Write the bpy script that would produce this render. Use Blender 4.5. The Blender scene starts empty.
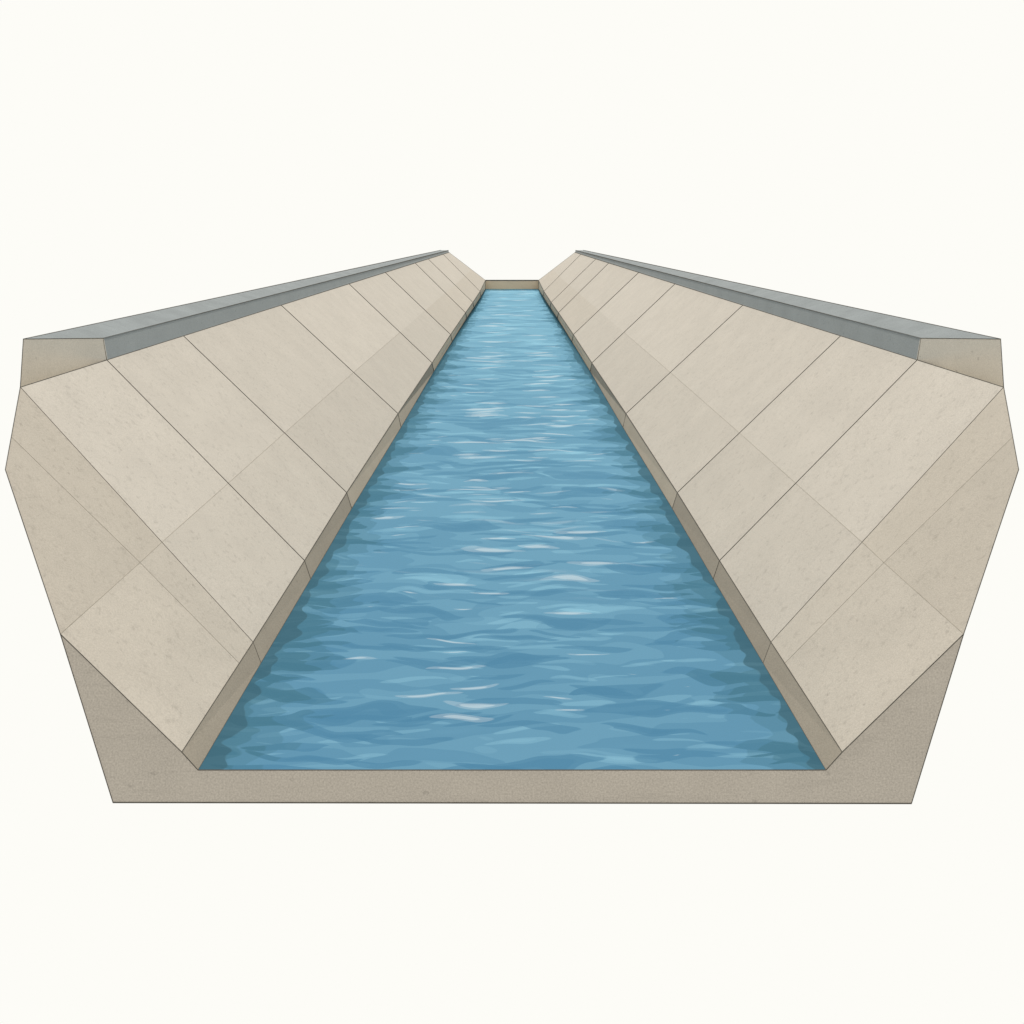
import bpy, bmesh, math, random
from mathutils import Vector as V

random.seed(7)
S = bpy.context.scene
COL = S.collection

# ------------------------------------------------------------------ measures
F = 1024.0                 # focal length in pixels
HOR = 239.0                # eye level row
D0 = 9.815                 # distance to the cut front face (m)
H = (770.0 - HOR) / F * D0 # eye height above the water
DF = 531.0 / 50.0          # far end, in multiples of D0
D2 = 1.585                 # where the coping starts


def P(px, py, d, side=-1):
    """point on the bank: px measured for the left bank, mirrored for the right"""
    Y = d * D0
    return V((side * (512.0 - px) / F * Y, Y, H - (py - HOR) / F * Y))


class Line:
    """a straight longitudinal edge between two measured points"""
    def __init__(s, a, b):
        s.a, s.b = a, b

    def at(s, t, side):
        (x0, y0, d0), (x1, y1, d1) = s.a, s.b
        inv = (1 - t) / d0 + t / d1
        return P(x0 + (x1 - x0) * t, y0 + (y1 - y0) * t, 1 / inv, side)

    def by_x(s, x, side):
        return s.at((x - s.a[0]) / (s.b[0] - s.a[0]), side)

    def by_y(s, y, side):
        return s.at((y - s.a[1]) / (s.b[1] - s.a[1]), side)


LC = Line((181.7, 752, 1.0), (485.4, 280.3, DF))      # kerb top
LK = Line((198, 770, 1.0), (485.4, 289.0, DF))      # kerb foot = waterline
LS = Line((106.7, 360, D2), (449, 252.4, DF))       # top of the slope
LT = Line((103, 338.2, D2), (448.4, 250.3, DF))     # coping inner top arris
LO = Line((23.3, 339, 1.42), (440.6, 250.2, DF))      # coping outer top arris

# joints: (row on kerb top, row on kerb foot, column on slope top)
JOINTS = [(642.0, 663.0, 20.3), (560.6, 579.0, 106.7), (492.7, 508.6, 183.3),
          (413.7, 427.4, 281.0), (363.0, 371.4, 348.8), (334.7, 341.6, 385.0),
          (312.9, 318.0, 415.0), (302.5, 307.4, 428.0), (291.5, 296.4, 443.0),
          (280.3, 289.0, 449.0)]
KERB_TOP_X = [253.0, 304.4, 346.6, 397.9, 432.0, 450.5, 465.4, 472.8, 480.0, 485.4]
KERB_FOOT_X = [260.9, 310.6, 351.6, 400.9, 433.7, 452.0, 466.6, 473.8, 480.8, 485.4]
SEAM = 0.385


# ------------------------------------------------------------------ materials
def new_mat(name):
    m = bpy.data.materials.new(name)
    m.use_nodes = True
    nt = m.node_tree
    nt.nodes.clear()
    return m, nt


def N(nt, kind, **kw):
    n = nt.nodes.new(kind)
    for k, v in kw.items():
        if k.startswith('_'):
            n.inputs[k[1:]].default_value = v
        else:
            setattr(n, k, v)
    return n


def math_n(nt, op, a, b=None, clamp=False):
    n = nt.nodes.new('ShaderNodeMath')
    n.operation = op
    n.use_clamp = clamp
    for i, v in enumerate((a, b)):
        if v is None:
            continue
        if isinstance(v, (int, float)):
            n.inputs[i].default_value = v
        else:
            nt.links.new(v, n.inputs[i])
    return n.outputs[0]


def ramp(nt, fac, stops, interp='LINEAR'):
    r = nt.nodes.new('ShaderNodeValToRGB')
    r.color_ramp.interpolation = interp
    e = r.color_ramp.elements
    while len(e) < len(stops):
        e.new(0.5)
    for el, (p, c) in zip(e, stops):
        el.position = p
        el.color = (c, c, c, 1) if isinstance(c, (int, float)) else (*c, 1)
    nt.links.new(fac, r.inputs[0])
    return r.outputs[0]


def mix_col(nt, fac, a, b, mode='MIX'):
    n = nt.nodes.new('ShaderNodeMix')
    n.data_type = 'RGBA'
    n.blend_type = mode
    for sock, v in ((0, fac), (6, a), (7, b)):
        if isinstance(v, (int, float)):
            n.inputs[sock].default_value = v
        elif isinstance(v, tuple):
            n.inputs[sock].default_value = (*v, 1)
        else:
            nt.links.new(v, n.inputs[sock])
    return n.outputs[2]


def concrete(name, col, roll=0.0, streak=0.065, pits=0.14, mott=0.05, grain=0.10, rough=0.9):
    """cast concrete: mottling, sand grain, faint run marks and bug holes"""
    m, nt = new_mat(name)
    L = nt.links.new
    out = N(nt, 'ShaderNodeOutputMaterial')
    b = N(nt, 'ShaderNodeBsdfPrincipled', _Roughness=rough)
    b.inputs['Specular IOR Level'].default_value = 0.15
    L(b.outputs[0], out.inputs[0])
    tc = N(nt, 'ShaderNodeTexCoord')
    info = N(nt, 'ShaderNodeObjectInfo')
    mp = N(nt, 'ShaderNodeMapping')
    mp.inputs['Rotation'].default_value = (0, roll, 0)
    L(tc.outputs['Object'], mp.inputs[0])
    base = mp.outputs[0]
    # a different patch of concrete for each object
    off = N(nt, 'ShaderNodeVectorMath', operation='SCALE')
    comb = N(nt, 'ShaderNodeCombineXYZ')
    for i in range(3):
        L(info.outputs['Random'], comb.inputs[i])
    L(comb.outputs[0], off.inputs[0])
    off.inputs['Scale'].default_value = 37.0
    add = N(nt, 'ShaderNodeVectorMath', operation='ADD')
    L(base, add.inputs[0]); L(off.outputs[0], add.inputs[1])
    vec = add.outputs[0]
    # mottling
    n1 = N(nt, 'ShaderNodeTexNoise', _Scale=1.3, _Detail=5.0, _Roughness=0.6)
    L(vec, n1.inputs['Vector'])
    f1 = ramp(nt, n1.outputs[0], [(0.3, 1 - mott), (0.7, 1 + mott * 0.6)])
    # grain
    n2 = N(nt, 'ShaderNodeTexNoise', _Scale=55.0, _Detail=2.0, _Roughness=0.7)
    L(vec, n2.inputs['Vector'])
    f2 = ramp(nt, n2.outputs[0], [(0.3, 1 - grain), (0.7, 1 + grain)])
    # run marks down the slope
    st = N(nt, 'ShaderNodeMapping')
    st.inputs['Scale'].default_value = (0.9, 7.0, 7.0)
    L(vec, st.inputs[0])
    n3 = N(nt, 'ShaderNodeTexNoise', _Scale=1.5, _Detail=4.0, _Roughness=0.65, _Distortion=0.4)
    L(st.outputs[0], n3.inputs['Vector'])
    f3 = ramp(nt, n3.outputs[0], [(0.30, 1 - streak * 2.2), (0.45, 1.0), (0.62, 1.0), (0.75, 1 + streak)])
    # bug holes, a few per square metre, slightly long down the slope
    pm = N(nt, 'ShaderNodeMapping')
    pm.inputs['Scale'].default_value = (0.55, 1.0, 1.0)
    L(vec, pm.inputs[0])
    vo = N(nt, 'ShaderNodeTexVoronoi', _Scale=7.0)
    L(pm.outputs[0], vo.inputs['Vector'])
    sep = N(nt, 'ShaderNodeSeparateColor')
    L(vo.outputs['Color'], sep.inputs[0])
    size = math_n(nt, 'MULTIPLY', sep.outputs[1], 0.22)
    hole = math_n(nt, 'LESS_THAN', vo.outputs['Distance'], size)
    few = math_n(nt, 'GREATER_THAN', sep.outputs[0], 0.62)
    hole = math_n(nt, 'MULTIPLY', hole, few)
    wob = N(nt, 'ShaderNodeTexNoise', _Scale=30.0, _Detail=2.0)
    L(vec, wob.inputs['Vector'])
    hole = math_n(nt, 'MULTIPLY', hole, ramp(nt, wob.outputs[0], [(0.42, 0.25), (0.6, 1.0)]))
    # fine specks
    v2 = N(nt, 'ShaderNodeTexVoronoi', _Scale=24.0)
    L(pm.outputs[0], v2.inputs['Vector'])
    s2 = N(nt, 'ShaderNodeSeparateColor')
    L(v2.outputs['Color'], s2.inputs[0])
    speck = math_n(nt, 'MULTIPLY', math_n(nt, 'LESS_THAN', v2.outputs['Distance'], 0.17),
                   math_n(nt, 'GREATER_THAN', s2.outputs[0], 0.72))
    k = math_n(nt, 'MULTIPLY', f1, f2)
    k = math_n(nt, 'MULTIPLY', k, f3)
    # every casting has its own tone
    tone = math_n(nt, 'ADD', math_n(nt, 'MULTIPLY', info.outputs['Random'], 0.05), 0.975)
    k = math_n(nt, 'MULTIPLY', k, tone)
    dark = math_n(nt, 'SUBTRACT', 1.0, math_n(nt, 'MULTIPLY', hole, pits))
    dark = math_n(nt, 'MULTIPLY', dark, math_n(nt, 'SUBTRACT', 1.0, math_n(nt, 'MULTIPLY', speck, pits * 0.45)))
    k = math_n(nt, 'MULTIPLY', k, dark)
    sc = N(nt, 'ShaderNodeVectorMath', operation='SCALE')
    sc.inputs[0].default_value = col
    L(k, sc.inputs['Scale'])
    L(sc.outputs[0], b.inputs['Base Color'])
    bump = N(nt, 'ShaderNodeBump', _Strength=0.25, _Distance=0.01)
    hh = math_n(nt, 'SUBTRACT', n2.outputs[0], hole)
    L(hh, bump.inputs['Height'])
    L(bump.outputs[0], b.inputs['Normal'])
    return m


def plain(name, col, rough=0.85):
    m, nt = new_mat(name)
    out = N(nt, 'ShaderNodeOutputMaterial')
    b = N(nt, 'ShaderNodeBsdfPrincipled', _Roughness=rough)
    b.inputs['Specular IOR Level'].default_value = 0.1
    tc = N(nt, 'ShaderNodeTexCoord')
    n1 = N(nt, 'ShaderNodeTexNoise', _Scale=4.0, _Detail=3.0)
    nt.links.new(tc.outputs['Object'], n1.inputs['Vector'])
    f = ramp(nt, n1.outputs[0], [(0.3, 0.8), (0.7, 1.2)])
    sc = N(nt, 'ShaderNodeVectorMath', operation='SCALE')
    sc.inputs[0].default_value = col
    nt.links.new(f, sc.inputs['Scale'])
    nt.links.new(sc.outputs[0], b.inputs['Base Color'])
    nt.links.new(b.outputs[0], out.inputs[0])
    return m


BEIGE = (0.43, 0.385, 0.315)
M = {}
for side, nm in ((-1, 'left'), (1, 'right')):
    r = math.radians(45 if side < 0 else -45)
    M['upper', side] = concrete('slope_concrete_upper_' + nm, (0.444, 0.408, 0.357), r)
    M['lower', side] = concrete('slope_concrete_lower_' + nm, (0.421, 0.386, 0.336), r)
    M['old_upper', side] = concrete('end_concrete_upper_' + nm, (0.392, 0.354, 0.300), r, pits=0.17)
    M['old_lower', side] = concrete('end_concrete_lower_' + nm, (0.412, 0.374, 0.320), r, pits=0.17)
M['kerb'] = concrete('near_kerb_concrete', (0.250, 0.222, 0.180), streak=0.03, grain=0.11)  # darker kerb tone for the near blocks
M['farkerb'] = concrete('lightened_kerb_concrete', (0.58, 0.49, 0.37), streak=0.03)  # colour lightened to offset the shade at the far end
M['midkerb'] = concrete('part_lightened_kerb_concrete', (0.325, 0.288, 0.232), streak=0.03)  # partly lightened, a step between near and far blocks
M['cut'] = concrete('cut_face_concrete', (0.432, 0.390, 0.333), streak=0.03, pits=0.16, grain=0.17)
M['block'] = concrete('end_block_concrete', (0.565, 0.522, 0.450), streak=0.02, pits=0.25)
M['endwall'] = concrete('end_wall_concrete', (0.80, 0.65, 0.47), streak=0.02, pits=0.2)
M['core'] = plain('bank_core_concrete', (0.45, 0.41, 0.34))
M['coping'] = concrete('grey_coping_face', (0.262, 0.282, 0.283), streak=0.02, pits=0.2, mott=0.06)
M['toned_top'] = concrete('grey_coping_top', (0.205, 0.224, 0.229), streak=0.05, pits=0.1, mott=0.12)  # top face darkened in colour to offset the sun on it
M['dark_line'] = plain('dark_joint_and_outline', (0.085, 0.078, 0.066))  # joints, and the outlines added along edges
M['hair'] = plain('pale_seam_mortar', (0.31, 0.28, 0.23))


def water_material():
    m, nt = new_mat('canal_water')
    L = nt.links.new
    out = N(nt, 'ShaderNodeOutputMaterial')
    tc = N(nt, 'ShaderNodeTexCoord')
    sep = N(nt, 'ShaderNodeSeparateXYZ')
    L(tc.outputs['Object'], sep.inputs[0])
    X, Y = sep.outputs[0], sep.outputs[1]
    # ripples lengthen downstream
    q = math_n(nt, 'DIVIDE', Y, D0)
    u = math_n(nt, 'DIVIDE', X, math_n(nt, 'POWER', q, 0.55))
    v = math_n(nt, 'MULTIPLY', math_n(nt, 'LOGARITHM', q, math.e), D0 * 0.92)
    cmb = N(nt, 'ShaderNodeCombineXYZ')
    L(u, cmb.inputs[0]); L(v, cmb.inputs[1])
    # gentle meander so the ripples undulate
    wn = N(nt, 'ShaderNodeTexNoise', _Scale=1.1, _Detail=1.0)
    wn.noise_dimensions = '2D'
    L(cmb.outputs[0], wn.inputs['Vector'])
    wy = math_n(nt, 'MULTIPLY', math_n(nt, 'SUBTRACT', wn.outputs[0], 0.5), 0.35)
    v2 = math_n(nt, 'ADD', v, wy)

    def field(sx, sy, seed, detail=1.2, rough=0.45, dist=0.0):
        c = N(nt, 'ShaderNodeCombineXYZ')
        L(math_n(nt, 'ADD', math_n(nt, 'MULTIPLY', u, sx), seed * 7.31), c.inputs[0])
        L(math_n(nt, 'ADD', math_n(nt, 'MULTIPLY', v2, sy), seed * 3.17), c.inputs[1])
        n = N(nt, 'ShaderNodeTexNoise', _Scale=1.0, _Detail=detail, _Roughness=rough, _Distortion=dist)
        n.noise_dimensions = '2D'
        L(c.outputs[0], n.inputs['Vector'])
        return n.outputs[0]

    # shade painted into the water by the kerbs: 0 in the middle, 1 at the edge
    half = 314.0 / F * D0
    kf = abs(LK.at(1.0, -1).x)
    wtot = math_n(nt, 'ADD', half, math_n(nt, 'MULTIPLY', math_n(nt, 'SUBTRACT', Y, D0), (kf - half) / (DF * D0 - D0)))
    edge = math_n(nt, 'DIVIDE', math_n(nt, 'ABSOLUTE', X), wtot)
    edge_shade = ramp(nt, edge, [(0.40, 0.0), (0.75, 0.45), (1.0, 1.0)])
    near_dark = N(nt, 'ShaderNodeMapRange', clamp=True)
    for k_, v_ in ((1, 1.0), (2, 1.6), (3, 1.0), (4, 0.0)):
        near_dark.inputs[k_].default_value = v_
    L(q, near_dark.inputs[0])
    edge_shade = math_n(nt, 'ADD', edge_shade, math_n(nt, 'MULTIPLY', near_dark.outputs[0], 0.28))  # darker towards the near end too

    def ripple(freq, seed, sx, sy, amp, gain, wander=1.0):
        """rows of short wavelets: a travelling wave whose height comes and goes"""
        ph = field(0.62, 1.3, seed + 20, 1.0)
        arg = math_n(nt, 'ADD', math_n(nt, 'MULTIPLY', v, freq),
                     math_n(nt, 'MULTIPLY', ph, wander * 2.0))
        wave = math_n(nt, 'SINE', math_n(nt, 'MULTIPLY', arg, 2 * math.pi))
        lump = math_n(nt, 'MULTIPLY', math_n(nt, 'SUBTRACT', field(sx, sy, seed, 0.8), 0.5), gain)
        return math_n(nt, 'ADD', math_n(nt, 'MULTIPLY', wave, amp), lump), wave

    def edge_shaded(f, amt):
        f = math_n(nt, 'SUBTRACT', f, math_n(nt, 'MULTIPLY', edge_shade, amt))
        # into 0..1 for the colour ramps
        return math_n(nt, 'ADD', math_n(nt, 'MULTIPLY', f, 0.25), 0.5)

    r1, w1 = ripple(1.9, 1, 0.72, 2.9, 0.36, 3.2)
    r2, w2 = ripple(2.5, 2, 0.85, 3.6, 0.36, 3.4)
    a, b = edge_shaded(r1, 0.55), edge_shaded(r2, 0.50)

    def F_(x):
        return 0.5 + 0.25 * x

    def steps(f, lv):
        st = [(0.0, lv[0][1])]
        for k in range(1, len(lv)):
            st += [(F_(lv[k][0]) - 0.005, lv[k - 1][1]), (F_(lv[k][0]) + 0.005, lv[k][1])]
        st.append((1.0, lv[-1][1]))
        return ramp(nt, f, st)
    # ripple facets: how strongly each one mirrors the sky
    fa = steps(a, [(0, 0.115), (-0.15, 0.18)])
    fb = steps(b, [(0, 0.0), (0.75, 0.05)])
    def lens(su, sv, seed, share, r0, r1, grow=0.0, bend=0.75):
        """single wavelets: long pointed lenses, some share of them present"""
        w_ = math_n(nt, 'SUBTRACT', field(0.75, 0.9, seed + 40, 0.8), 0.5)
        k_ = math_n(nt, 'SUBTRACT', field(1.9, 2.6, seed + 50, 0.5), 0.5)
        cv = math_n(nt, 'ADD', math_n(nt, 'MULTIPLY', v, sv), math_n(nt, 'MULTIPLY', w_, bend * 2.4))
        cv = math_n(nt, 'ADD', cv, math_n(nt, 'MULTIPLY', k_, bend))
        c_ = N(nt, 'ShaderNodeCombineXYZ')
        sk = N(nt, 'ShaderNodeTexNoise', _Scale=1.0, _Detail=0.0)
        sk.noise_dimensions = '1D'
        L(math_n(nt, 'ADD', math_n(nt, 'MULTIPLY', cv, 0.8), seed * 3.3), sk.inputs['W'])
        us = math_n(nt, 'ADD', math_n(nt, 'MULTIPLY', u, su), math_n(nt, 'MULTIPLY', sk.outputs[0], 1.6))
        L(math_n(nt, 'ADD', us, seed * 5.7), c_.inputs[0])
        L(math_n(nt, 'ADD', cv, seed * 2.3), c_.inputs[1])
        vo = N(nt, 'ShaderNodeTexVoronoi', _Scale=1.0)
        vo.voronoi_dimensions = '2D'
        vo.distance = 'MINKOWSKI'
        vo.inputs['Exponent'].default_value = 1.45
        vo.inputs['Randomness'].default_value = 1.0
        L(c_.outputs[0], vo.inputs['Vector'])
        sp = N(nt, 'ShaderNodeSeparateColor')
        L(vo.outputs['Color'], sp.inputs[0])
        rad = math_n(nt, 'ADD', math_n(nt, 'MULTIPLY', sp.outputs[1], r1 - r0), r0)
        rad = math_n(nt, 'ADD', rad, math_n(nt, 'MULTIPLY', edge_shade, grow))
        on_ = math_n(nt, 'LESS_THAN', sp.outputs[0], share)
        ins = math_n(nt, 'SUBTRACT', rad, vo.outputs['Distance'])
        m_ = math_n(nt, 'MULTIPLY', ins, 40.0, clamp=True)
        core = math_n(nt, 'MULTIPLY', math_n(nt, 'SUBTRACT', ins, math_n(nt, 'MULTIPLY', rad, 0.42)), 40.0, clamp=True)
        return math_n(nt, 'MULTIPLY', m_, on_), math_n(nt, 'MULTIPLY', core, on_)
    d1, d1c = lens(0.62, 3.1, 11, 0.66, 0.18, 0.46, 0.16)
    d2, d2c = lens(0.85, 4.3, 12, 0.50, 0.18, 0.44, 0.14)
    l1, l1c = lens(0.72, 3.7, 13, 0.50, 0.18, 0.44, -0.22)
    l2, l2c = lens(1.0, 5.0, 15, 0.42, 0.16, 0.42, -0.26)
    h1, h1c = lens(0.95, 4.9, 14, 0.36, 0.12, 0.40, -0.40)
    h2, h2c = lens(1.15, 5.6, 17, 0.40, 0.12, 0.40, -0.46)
    # light and dark wavelets painted in as stronger and weaker sky reflection
    sky = math_n(nt, 'ADD', math_n(nt, 'ADD', fa, fb), math_n(nt, 'MULTIPLY', l1, 0.115))
    sky = math_n(nt, 'ADD', sky, math_n(nt, 'ADD', math_n(nt, 'MULTIPLY', l1c, 0.05), math_n(nt, 'MULTIPLY', l2, 0.125)))
    for m_, k_ in ((d1, 0.66), (d1c, 0.45), (d2, 0.62)):
        sky = math_n(nt, 'MULTIPLY', sky, math_n(nt, 'SUBTRACT', 1.0, math_n(nt, 'MULTIPLY', m_, k_)))
    # glints painted in as bright mirror patches, more of them with distance
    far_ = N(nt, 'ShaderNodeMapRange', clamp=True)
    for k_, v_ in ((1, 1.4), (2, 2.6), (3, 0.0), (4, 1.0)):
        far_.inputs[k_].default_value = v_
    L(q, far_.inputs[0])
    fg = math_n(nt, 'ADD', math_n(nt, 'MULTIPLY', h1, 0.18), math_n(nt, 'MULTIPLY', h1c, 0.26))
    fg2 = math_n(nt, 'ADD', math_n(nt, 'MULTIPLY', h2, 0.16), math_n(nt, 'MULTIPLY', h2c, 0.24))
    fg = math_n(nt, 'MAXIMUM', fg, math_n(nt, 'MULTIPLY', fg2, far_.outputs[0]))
    # slope of the facets, leaning towards the near end
    tilt = math_n(nt, 'MULTIPLY', math_n(nt, 'SUBTRACT', a, 0.5), 0.3)
    nrm = N(nt, 'ShaderNodeCombineXYZ')
    L(math_n(nt, 'MULTIPLY', math_n(nt, 'SUBTRACT', b, 0.5), 0.10), nrm.inputs[0])
    L(math_n(nt, 'SUBTRACT', tilt, 0.12), nrm.inputs[1])
    nrm.inputs[2].default_value = 1.0
    nn = N(nt, 'ShaderNodeVectorMath', operation='NORMALIZE')
    L(nrm.outputs[0], nn.inputs[0])
    fr = N(nt, 'ShaderNodeFresnel', _IOR=1.33)
    sky = math_n(nt, 'ADD', sky, math_n(nt, 'MULTIPLY', fr.outputs[0], 0.50))
    # body colour: clear blue; kerb shade painted in as a ragged dark band
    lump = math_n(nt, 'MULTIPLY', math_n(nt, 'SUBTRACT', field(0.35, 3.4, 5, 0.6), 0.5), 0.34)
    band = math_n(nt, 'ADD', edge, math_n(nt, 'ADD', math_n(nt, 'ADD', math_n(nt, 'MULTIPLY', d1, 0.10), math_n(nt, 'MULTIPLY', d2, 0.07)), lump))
    kerb_shade = ramp(nt, band, [(0.0, 0.0), (0.820, 0.0), (0.825, 0.5), (0.935, 0.5), (0.940, 1.0), (1.0, 1.0)])
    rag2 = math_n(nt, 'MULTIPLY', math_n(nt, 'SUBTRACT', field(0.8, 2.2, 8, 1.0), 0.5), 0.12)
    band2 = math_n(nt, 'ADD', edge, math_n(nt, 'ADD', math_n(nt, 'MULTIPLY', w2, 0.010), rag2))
    kerb_shade2 = ramp(nt, band2, [(0.0, 0.0), (0.952, 0.0), (0.957, 1.0), (1.0, 1.0)])
    colr = mix_col(nt, kerb_shade, (0.040, 0.130, 0.222), (0.036, 0.112, 0.168))
    colr = mix_col(nt, kerb_shade2, colr, (0.031, 0.086, 0.122))
    shade_cut = math_n(nt, 'MAXIMUM', math_n(nt, 'MULTIPLY', kerb_shade, 0.55), math_n(nt, 'MULTIPLY', kerb_shade2, 0.75))
    unshaded = math_n(nt, 'SUBTRACT', 1.0, shade_cut)  # painted shade also cuts the reflection at the edges
    sky = math_n(nt, 'MULTIPLY', sky, unshaded)
    fg = math_n(nt, 'MULTIPLY', fg, math_n(nt, 'MULTIPLY', unshaded, unshaded))
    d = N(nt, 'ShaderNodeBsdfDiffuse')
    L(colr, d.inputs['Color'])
    gl = N(nt, 'ShaderNodeBsdfGlossy', _Roughness=0.06, _Color=(0.46, 0.83, 1.0, 1))
    L(nn.outputs[0], gl.inputs['Normal'])
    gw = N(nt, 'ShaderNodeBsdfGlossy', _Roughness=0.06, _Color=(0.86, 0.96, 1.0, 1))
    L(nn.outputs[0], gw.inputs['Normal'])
    m1 = N(nt, 'ShaderNodeMixShader')
    L(sky, m1.inputs[0]); L(d.outputs[0], m1.inputs[1]); L(gl.outputs[0], m1.inputs[2])
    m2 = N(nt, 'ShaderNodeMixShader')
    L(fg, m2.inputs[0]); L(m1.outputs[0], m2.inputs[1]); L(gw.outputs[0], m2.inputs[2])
    L(m2.outputs[0], out.inputs[0])
    return m


# ------------------------------------------------------------------ builders
def link_mesh(name, verts, faces, mat, parent=None):
    me = bpy.data.meshes.new(name)
    me.from_pydata([tuple(v) for v in verts], [], faces)
    bm = bmesh.new()
    bm.from_mesh(me)
    bmesh.ops.recalc_face_normals(bm, faces=bm.faces)
    bm.to_mesh(me)
    bm.free()
    me.materials.append(mat)
    o = bpy.data.objects.new(name, me)
    COL.objects.link(o)
    if parent is not None:
        o.parent = parent
        o.matrix_parent_inverse = parent.matrix_world.inverted()
    return o


def slab(name, poly, push, mat, parent):
    """a slab with the given outer face, extruded by the vector push"""
    n = len(poly)
    vs = list(poly) + [p + push for p in poly]
    fs = [list(range(n)), list(range(2 * n - 1, n - 1, -1))]
    for i in range(n):
        j = (i + 1) % n
        fs.append([i, j, n + j, n + i])
    return link_mesh(name, vs, fs, mat, parent)


def loft(name, secs, mat, parent=None):
    n = len(secs[0])
    vs = [p for s in secs for p in s]
    fs = [list(range(n)), list(range(len(vs) - n, len(vs)))]
    for k in range(len(secs) - 1):
        for i in range(n):
            j = (i + 1) % n
            fs.append([k * n + i, k * n + j, (k + 1) * n + j, (k + 1) * n + i])
    return link_mesh(name, vs, fs, mat, parent)


def bead(name, pts, mat, parent, w=0.5, lo=0.003, hi=0.04):
    """a rounded bead along a chain of points, thicker with distance"""
    vs, fs = [], []
    K = 8
    for k, p in enumerate(pts):
        a = pts[max(k - 1, 0)]
        b = pts[min(k + 1, len(pts) - 1)]
        t = (b - a).normalized()
        s = t.cross(V((0.31, 0.2, 0.93))).normalized()
        q = t.cross(s)
        r = min(hi, max(lo, w * p.y / F))
        for i in range(K):
            an = 2 * math.pi * i / K
            vs.append(p + s * math.cos(an) * r + q * math.sin(an) * r)
    for k in range(len(pts) - 1):
        for i in range(K):
            j = (i + 1) % K
            fs.append([k * K + i, k * K + j, (k + 1) * K + j, (k + 1) * K + i])
    fs.append(list(range(K)))
    fs.append(list(range(len(vs) - K, len(vs))))
    return link_mesh(name, vs, fs, mat, parent)


def seg(a, b, n=10):
    """points on a straight edge, evenly spread as depth grows"""
    ya, yb = a.y, b.y
    if abs(yb - ya) < 0.5:
        n = 1
    out = []
    for i in range(n + 1):
        t = i / n
        if n > 1 and yb > 1.3 * ya:
            y = ya * (yb / ya) ** t
            t = (y - ya) / (yb - ya)
        out.append(a.lerp(b, t))
    return out


def root(name, loc, label, cat, group=None):
    e = bpy.data.objects.new(name, None)
    e.location = loc
    e.empty_display_size = 0.5
    COL.objects.link(e)
    e['label'] = label
    e['category'] = cat
    if group:
        e['group'] = group
    bpy.context.view_layer.update()
    return e


def ray_plane(px, py, side, a, n):
    o = V((0, 0, H))
    d = P(px, py, 1.0, side) - o
    return o + d * ((a - o).dot(n) / d.dot(n))


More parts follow.
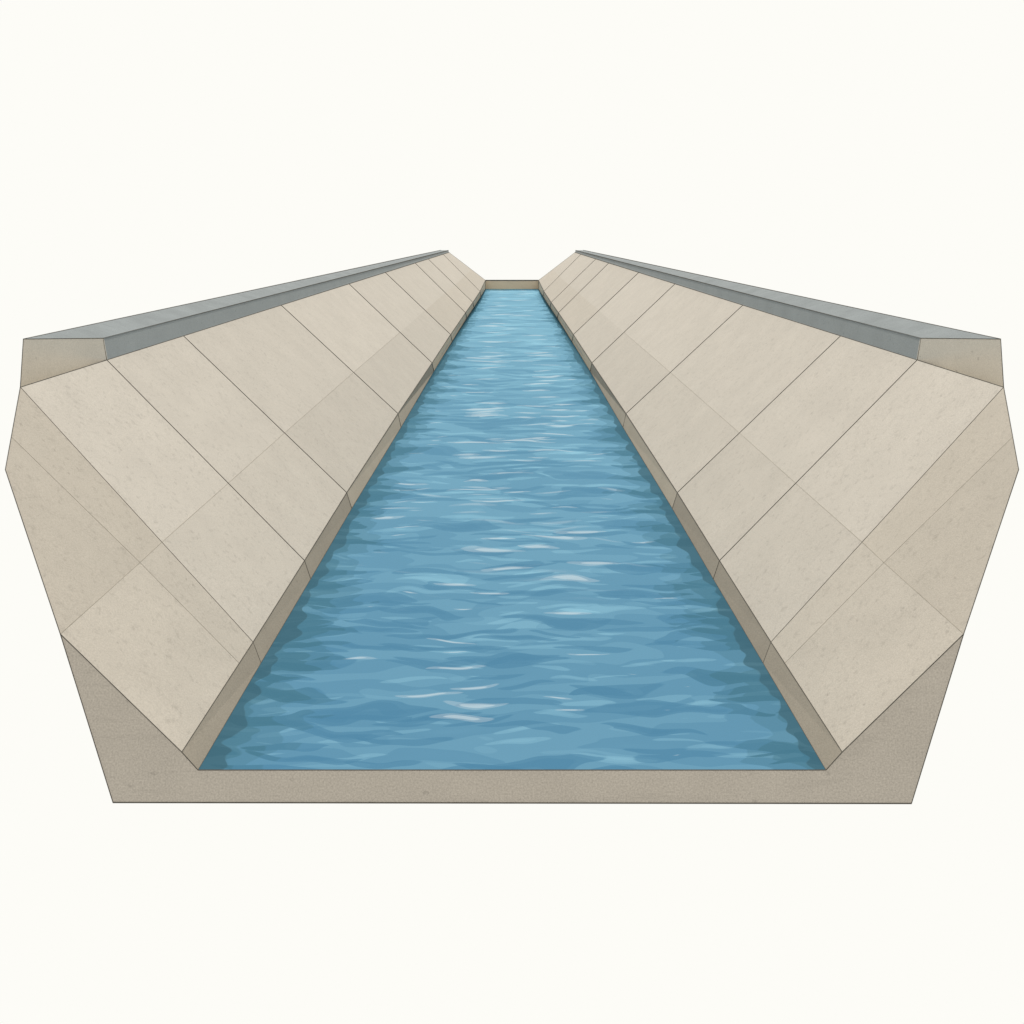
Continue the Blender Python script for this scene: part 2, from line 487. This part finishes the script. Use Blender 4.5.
# ------------------------------------------------------------------ the banks
def bank(side, label):
    rt = root('canal_bank', P(330, 770, 1.3, side) * 1.0, label, 'canal bank', 'sloping banks of the canal')
    rt_fix = rt.matrix_world.copy()
    C = [P(181.7, 752, 1.0, side)] + [P(x, j[0], LC.by_y(j[0], side).y / D0, side) for x, j in zip(KERB_TOP_X, JOINTS)]
    K = [P(198, 770, 1.0, side)] + [P(x, j[1], LK.by_y(j[1], side).y / D0, side) for x, j in zip(KERB_FOOT_X, JOINTS)]
    T = [None] + [LS.by_x(j[2], side) for j in JOINTS]
    nrm = (C[1] - C[0]).cross(T[1] - C[0]).normalized()
    if nrm.z < 0:
        nrm = -nrm
    A = ray_plane(5.3, 469.5, side, C[0], nrm)
    B = P(60.3, 634.0, 1.0, side)     # meets the cut front face
    push = -nrm * 0.05 + V((0, 0.14, 0))
    g = 0.004

    def cut(p, q, d=g):
        return p + (q - p).normalized() * d

    # --- first bay, cut off obliquely; a second joint runs beside the first
    M1 = C[1].lerp(T[1], SEAM)
    Mb = B
    # hairline from the outer arris to the kerb
    h0 = ray_plane(11.5, 437, side, C[0], nrm)
    # keep h0 on the outer edge T1-A
    e = (A - T[1])
    h0 = T[1] + e * max(0.05, min(0.95, (h0 - T[1]).dot(e) / e.length_squared))
    hC = LC.by_y(663, side)
    hM = ray_plane(140, 562.5, side, C[0], nrm)
    slab('slope_slab', [M1, T[1], h0, hM], push, M['old_upper', side], rt)
    slab('slope_slab', [C[1], M1, hM, hC], push, M['old_lower', side], rt)
    slab('slope_slab', [hM, h0, A, B], push, M['old_upper', side], rt)
    slab('slope_slab', [hC, hM, B, C[0]], push, M['old_lower', side], rt)
    # --- regular bays
    for i in range(1, len(JOINTS)):
        a0, a1, b0, b1 = C[i], C[i + 1], T[i], T[i + 1]
        m0, m1 = a0.lerp(b0, SEAM), a1.lerp(b1, SEAM)
        n = (a1 - a0).cross(b0 - a0).normalized()
        if n.z < 0:
            n = -n
        pu = -n * 0.05 + V((0, 0.14 if i < 9 else 0.0, 0))
        slab('slope_slab', [cut(m0, m1), cut(b0, b1), cut(b1, b0), cut(m1, m0)], pu, M['upper' if i < 6 else 'lower', side], rt)
        slab('slope_slab', [cut(a0, a1), cut(m0, m1), cut(m1, m0), cut(a1, a0)], pu, M['lower' if i < 6 else 'old_lower', side], rt)
    # --- kerb blocks at the waterline
    down = V((0, 0, -0.20))
    back = V((side * 0.16, 0, -0.10))
    for i in range(len(JOINTS)):
        s0 = [C[i], K[i], K[i] + down, C[i] + back + down, C[i] + back]
        s1 = [C[i + 1], K[i + 1], K[i + 1] + down, C[i + 1] + back + down, C[i + 1] + back]
        d = V((0, g, 0))
        loft('kerb_block', [[p + d for p in s0], [p - d for p in s1]], M['kerb'] if i < 3 else M['midkerb'] if i < 5 else M['farkerb'], rt)
    # --- core behind the slabs
    off = -nrm * 0.06 + V((0, 0.16, 0))
    zb = H - 563.0 / F * D0 + 0.03

    def px_at(px, py, y):
        d = y / D0
        return P(px, py, d, side)

    def bottom(px, y):
        p = px_at(px, HOR, y)
        return V((p.x, y, zb))

    def sec(c, k, t, t2, o, bo):
        y = o.y
        f = lambda p: V((p.x, y, p.z))
        kk = V((k.x + side * 0.12, y, zb))
        return [kk, V((k.x + side * 0.12, y, -0.2)), f(c + off), f(t + off), f(t2), f(o), bo]

    d_ = D0
    yA, y1, y2, yF = A.y, T[1].y, D2 * d_, DF * d_
    ks = [(C[0], K[0], B, 1.0 * d_ + 0.30), (LC.by_y(697, side), LK.by_y(718, side), A, yA + 0.16),
          (C[1], K[1], T[1], y1 + 0.16)]
    s0 = sec(*ks[0][:3], ks[0][2] + off * 1.3, px_at(90, 690, ks[0][3]), bottom(132, ks[0][3]))
    s1 = sec(*ks[1][:3], ks[1][2] + off * 1.3, px_at(42, 560, ks[1][3]), bottom(112, ks[1][3]))
    s2 = sec(*ks[2][:3], ks[2][2] + off * 1.3, px_at(20, 480, ks[2][3]), bottom(95, ks[2][3]))
    s3 = sec(C[2], K[2], T[2], P(24, 392, D2, side), px_at(16, 470, y2 + 0.04), bottom(75, y2 + 0.04))
    o3 = s3[5]
    s4 = sec(C[-1] - off, K[-1], T[-1] - off + V((0, 0, -0.06)), LO.at(1, side) + V((0, 0, -0.5)),
             V((o3.x, yF - 0.02, o3.z)), V((s3[6].x, yF - 0.02, zb)))
    loft('bank_core', [s0, s1, s2, s3, s4], M['core'], rt)
    # --- coping: grey beam on the crest, its end closed by a beige block
    tn, on, sn = LT.at(0, side), P(23.3, 339, 1.42, side), LS.at(0, side)
    tf, of, sf = LT.at(1, side), LO.at(1, side), LS.at(1, side)
    ob = ray_plane(20.3, 387.4, side, tn, (on - tn).cross(sn - tn).normalized())
    dy = V((0, 0.035, 0))
    drop = V((0, 0, -0.012))
    up = V((0, 0, 0.002))
    cop = loft('coping', [[sn + dy + up, tn + dy + drop, on + dy + drop, ob + dy],
                          [sf + up, tf + drop, of + drop, V((of.x, of.y, of.z - 0.45))]], M['coping'], rt)
    sh = V((side * 0.006, 0, 0))
    loft('coping_top', [[tn + dy + drop * 0.9 - sh, tn + dy - sh, on + dy, on + dy + drop * 0.9],
                        [tf + drop * 0.9 - sh, tf - sh, of, of + drop * 0.9]], M['toned_top'], cop)
    slab('end_block', [on, tn, sn, ob], V((0, 0.033, 0)), M['block'], rt)
    # --- sealed joints, and dark outlines added along the arrises
    for i in range(1, len(JOINTS) - 1 + 1):
        last = i == len(JOINTS)
        hi = 0.030
        bead('joint_seal', [K[i], C[i], C[i].lerp(T[i], 0.5), T[i]], M['dark_line'], rt, 0.52 if i > 1 else 0.36, hi=hi)
    bead('edge_outline', [C[-1], T[-1]], M['dark_line'], rt, 0.34, hi=0.022)
    bead('edge_outline', [K[-1], C[-1]], M['dark_line'], rt, 0.34, hi=0.022)
    bead('seam_line', [h0, hM, hC], M['hair'], rt, 0.22)
    mids = [B, hM, M1] + [C[i].lerp(T[i], SEAM) for i in range(2, len(JOINTS) + 1)]
    bead('seam_line', mids[:7], M['hair'], rt, 0.16, hi=0.004)
    bead('edge_outline', C, M['dark_line'], rt, 0.40, hi=0.03)
    bead('edge_outline', K, M['dark_line'], rt, 0.34, hi=0.02)
    bead('edge_outline', seg(T[2], T[-1]), M['dark_line'], rt, 0.34, hi=0.03)
    bead('edge_outline', [T[1], A, B], M['dark_line'], rt, 0.42)
    bead('edge_outline', [T[1], T[2]], M['dark_line'], rt, 0.40)
    bead('edge_outline', [sn, tn, on, ob], M['dark_line'], rt, 0.40)
    bead('edge_outline', seg(tn, tf), M['dark_line'], rt, 0.38, hi=0.03)
    bead('edge_outline', seg(on, of), M['dark_line'], rt, 0.45, hi=0.03)
    return dict(A=A, B=B, C0=C[0], K0=K[0], nrm=nrm, CF=C[-1], KF=K[-1])


left = bank(-1, 'left sloping beige concrete canal bank with jointed slabs and grey coping')
right = bank(1, 'right sloping beige concrete canal bank with jointed slabs and grey coping')

# ------------------------------------------------------------------ cut front wall
bl, br = P(113, 802.5, 1.0, -1), P(112.5, 803.5, 1.0, 1)
fw = root('front_wall', ((bl + br) / 2), 'low cut concrete front wall closing the near end of the canal', 'wall')
fw['kind'] = 'thing'
front = [P(60.3, 634, 1.0, -1), left['C0'], left['K0'], right['K0'], right['C0'], P(60.3, 634, 1.0, 1), br, bl]
front = [V((p.x, D0, p.z)) for p in front]
bk = []
for i, p in enumerate(front):
    q = V((p.x * 0.985, D0 + 0.28, p.z))
    if i in (0, 1):
        q = p - left['nrm'] * 0.07 + V((0.06 if i == 0 else 0, 0.28, 0))
    elif i in (4, 5):
        q = p - right['nrm'] * 0.07 + V((-0.06 if i == 5 else 0, 0.28, 0))
    elif i in (2, 3):
        q = V((p.x, D0 + 0.28, p.z - 0.12))
    bk.append(q)
loft('wall_face', [front, bk], M['cut'], fw)
bead('edge_outline', [front[0], front[1], front[2]], M['dark_line'], fw, 0.45)  # dark outline added round the cut face
bead('edge_outline', [front[5], front[4], front[3]], M['dark_line'], fw, 0.45)
bead('edge_outline', [front[2], front[3]], M['dark_line'], fw, 0.50)
bead('edge_outline', [front[0], front[7]], M['dark_line'], fw, 0.45)
bead('edge_outline', [front[5], front[6]], M['dark_line'], fw, 0.45)
bead('edge_outline', [front[7], front[6]], M['dark_line'], fw, 0.65)

# ------------------------------------------------------------------ end wall
a, b = left['CF'], right['CF']
yf = DF * D0
ew = root('end_wall', (0, yf, 0), 'low beige concrete end wall across the far end of the canal', 'wall')
ew['kind'] = 'thing'
zt = a.z
x0, x1 = a.x, b.x
loft('wall_face', [[V((x0, yf, -0.6)), V((x1, yf, -0.6)), V((x1, yf, zt)), V((x0, yf, zt))],
                   [V((x0, yf + 0.5, -0.6)), V((x1, yf + 0.5, -0.6)), V((x1, yf + 0.5, zt)), V((x0, yf + 0.5, zt))]],
     M['endwall'], ew)
bead('edge_outline', [V((x0, yf, zt)), V((x1, yf, zt))], M['dark_line'], ew, 0.5, hi=0.05)  # outline added along the top edge

# ------------------------------------------------------------------ water
wl, wr = left, right
e = 0.14
NY, NX = 60, 8
vs, fs = [], []
for j in range(NY + 1):
    y = D0 + (yf - D0) * (j / NY)
    t = j / NY
    xl = left['K0'].x + (left['KF'].x - left['K0'].x) * t - e
    xr = right['K0'].x + (right['KF'].x - right['K0'].x) * t + e
    for i in range(NX + 1):
        vs.append(V((xl + (xr - xl) * i / NX, y, 0.0)))
for j in range(NY):
    for i in range(NX):
        q = j * (NX + 1) + i
        fs.append([q, q + 1, q + NX + 2, q + NX + 1])
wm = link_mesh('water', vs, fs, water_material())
if wm.data.polygons[0].normal.z < 0:
    wm.data.flip_normals()
wm['kind'] = 'structure'
wm['label'] = 'rippled blue canal water between the two sloping concrete banks'

# ------------------------------------------------------------------ sky and sun
w = bpy.data.worlds.new('World')
S.world = w
w.use_nodes = True
bg = w.node_tree.nodes['Background']
bg.inputs[0].default_value = (0.982, 0.974, 0.930, 1)   # even off-white sky all round
bg.inputs[1].default_value = 1.0

EL = math.radians(56)
sl = bpy.data.lights.new('sun', 'SUN')
sl.energy = 3.0
sl.angle = math.radians(0.5)
sl.color = (1.0, 0.97, 0.92)
so = bpy.data.objects.new('sun', sl)
COL.objects.link(so)
dirn = V((0.0, -math.cos(EL), -math.sin(EL)))    # from beyond the far end
so.rotation_euler = dirn.to_track_quat('-Z', 'Y').to_euler()
so.location = (0, 40, 30)

# ------------------------------------------------------------------ camera
cd = bpy.data.cameras.new('camera')
cd.sensor_fit = 'HORIZONTAL'
cd.sensor_width = 36.0
cd.lens = 36.0 * F / 1024.0
cd.shift_y = -(512.0 - HOR) / 1024.0
cd.clip_start = 0.1
cd.clip_end = 2000
co = bpy.data.objects.new('camera', cd)
co.location = (0, 0, H)
co.rotation_euler = (math.radians(90), 0, 0)
COL.objects.link(co)
S.camera = co

S.view_settings.view_transform = 'Standard'
S.view_settings.look = 'None'
S.view_settings.exposure = 0
S.view_settings.gamma = 1
S.view_settings.use_curve_mapping = False
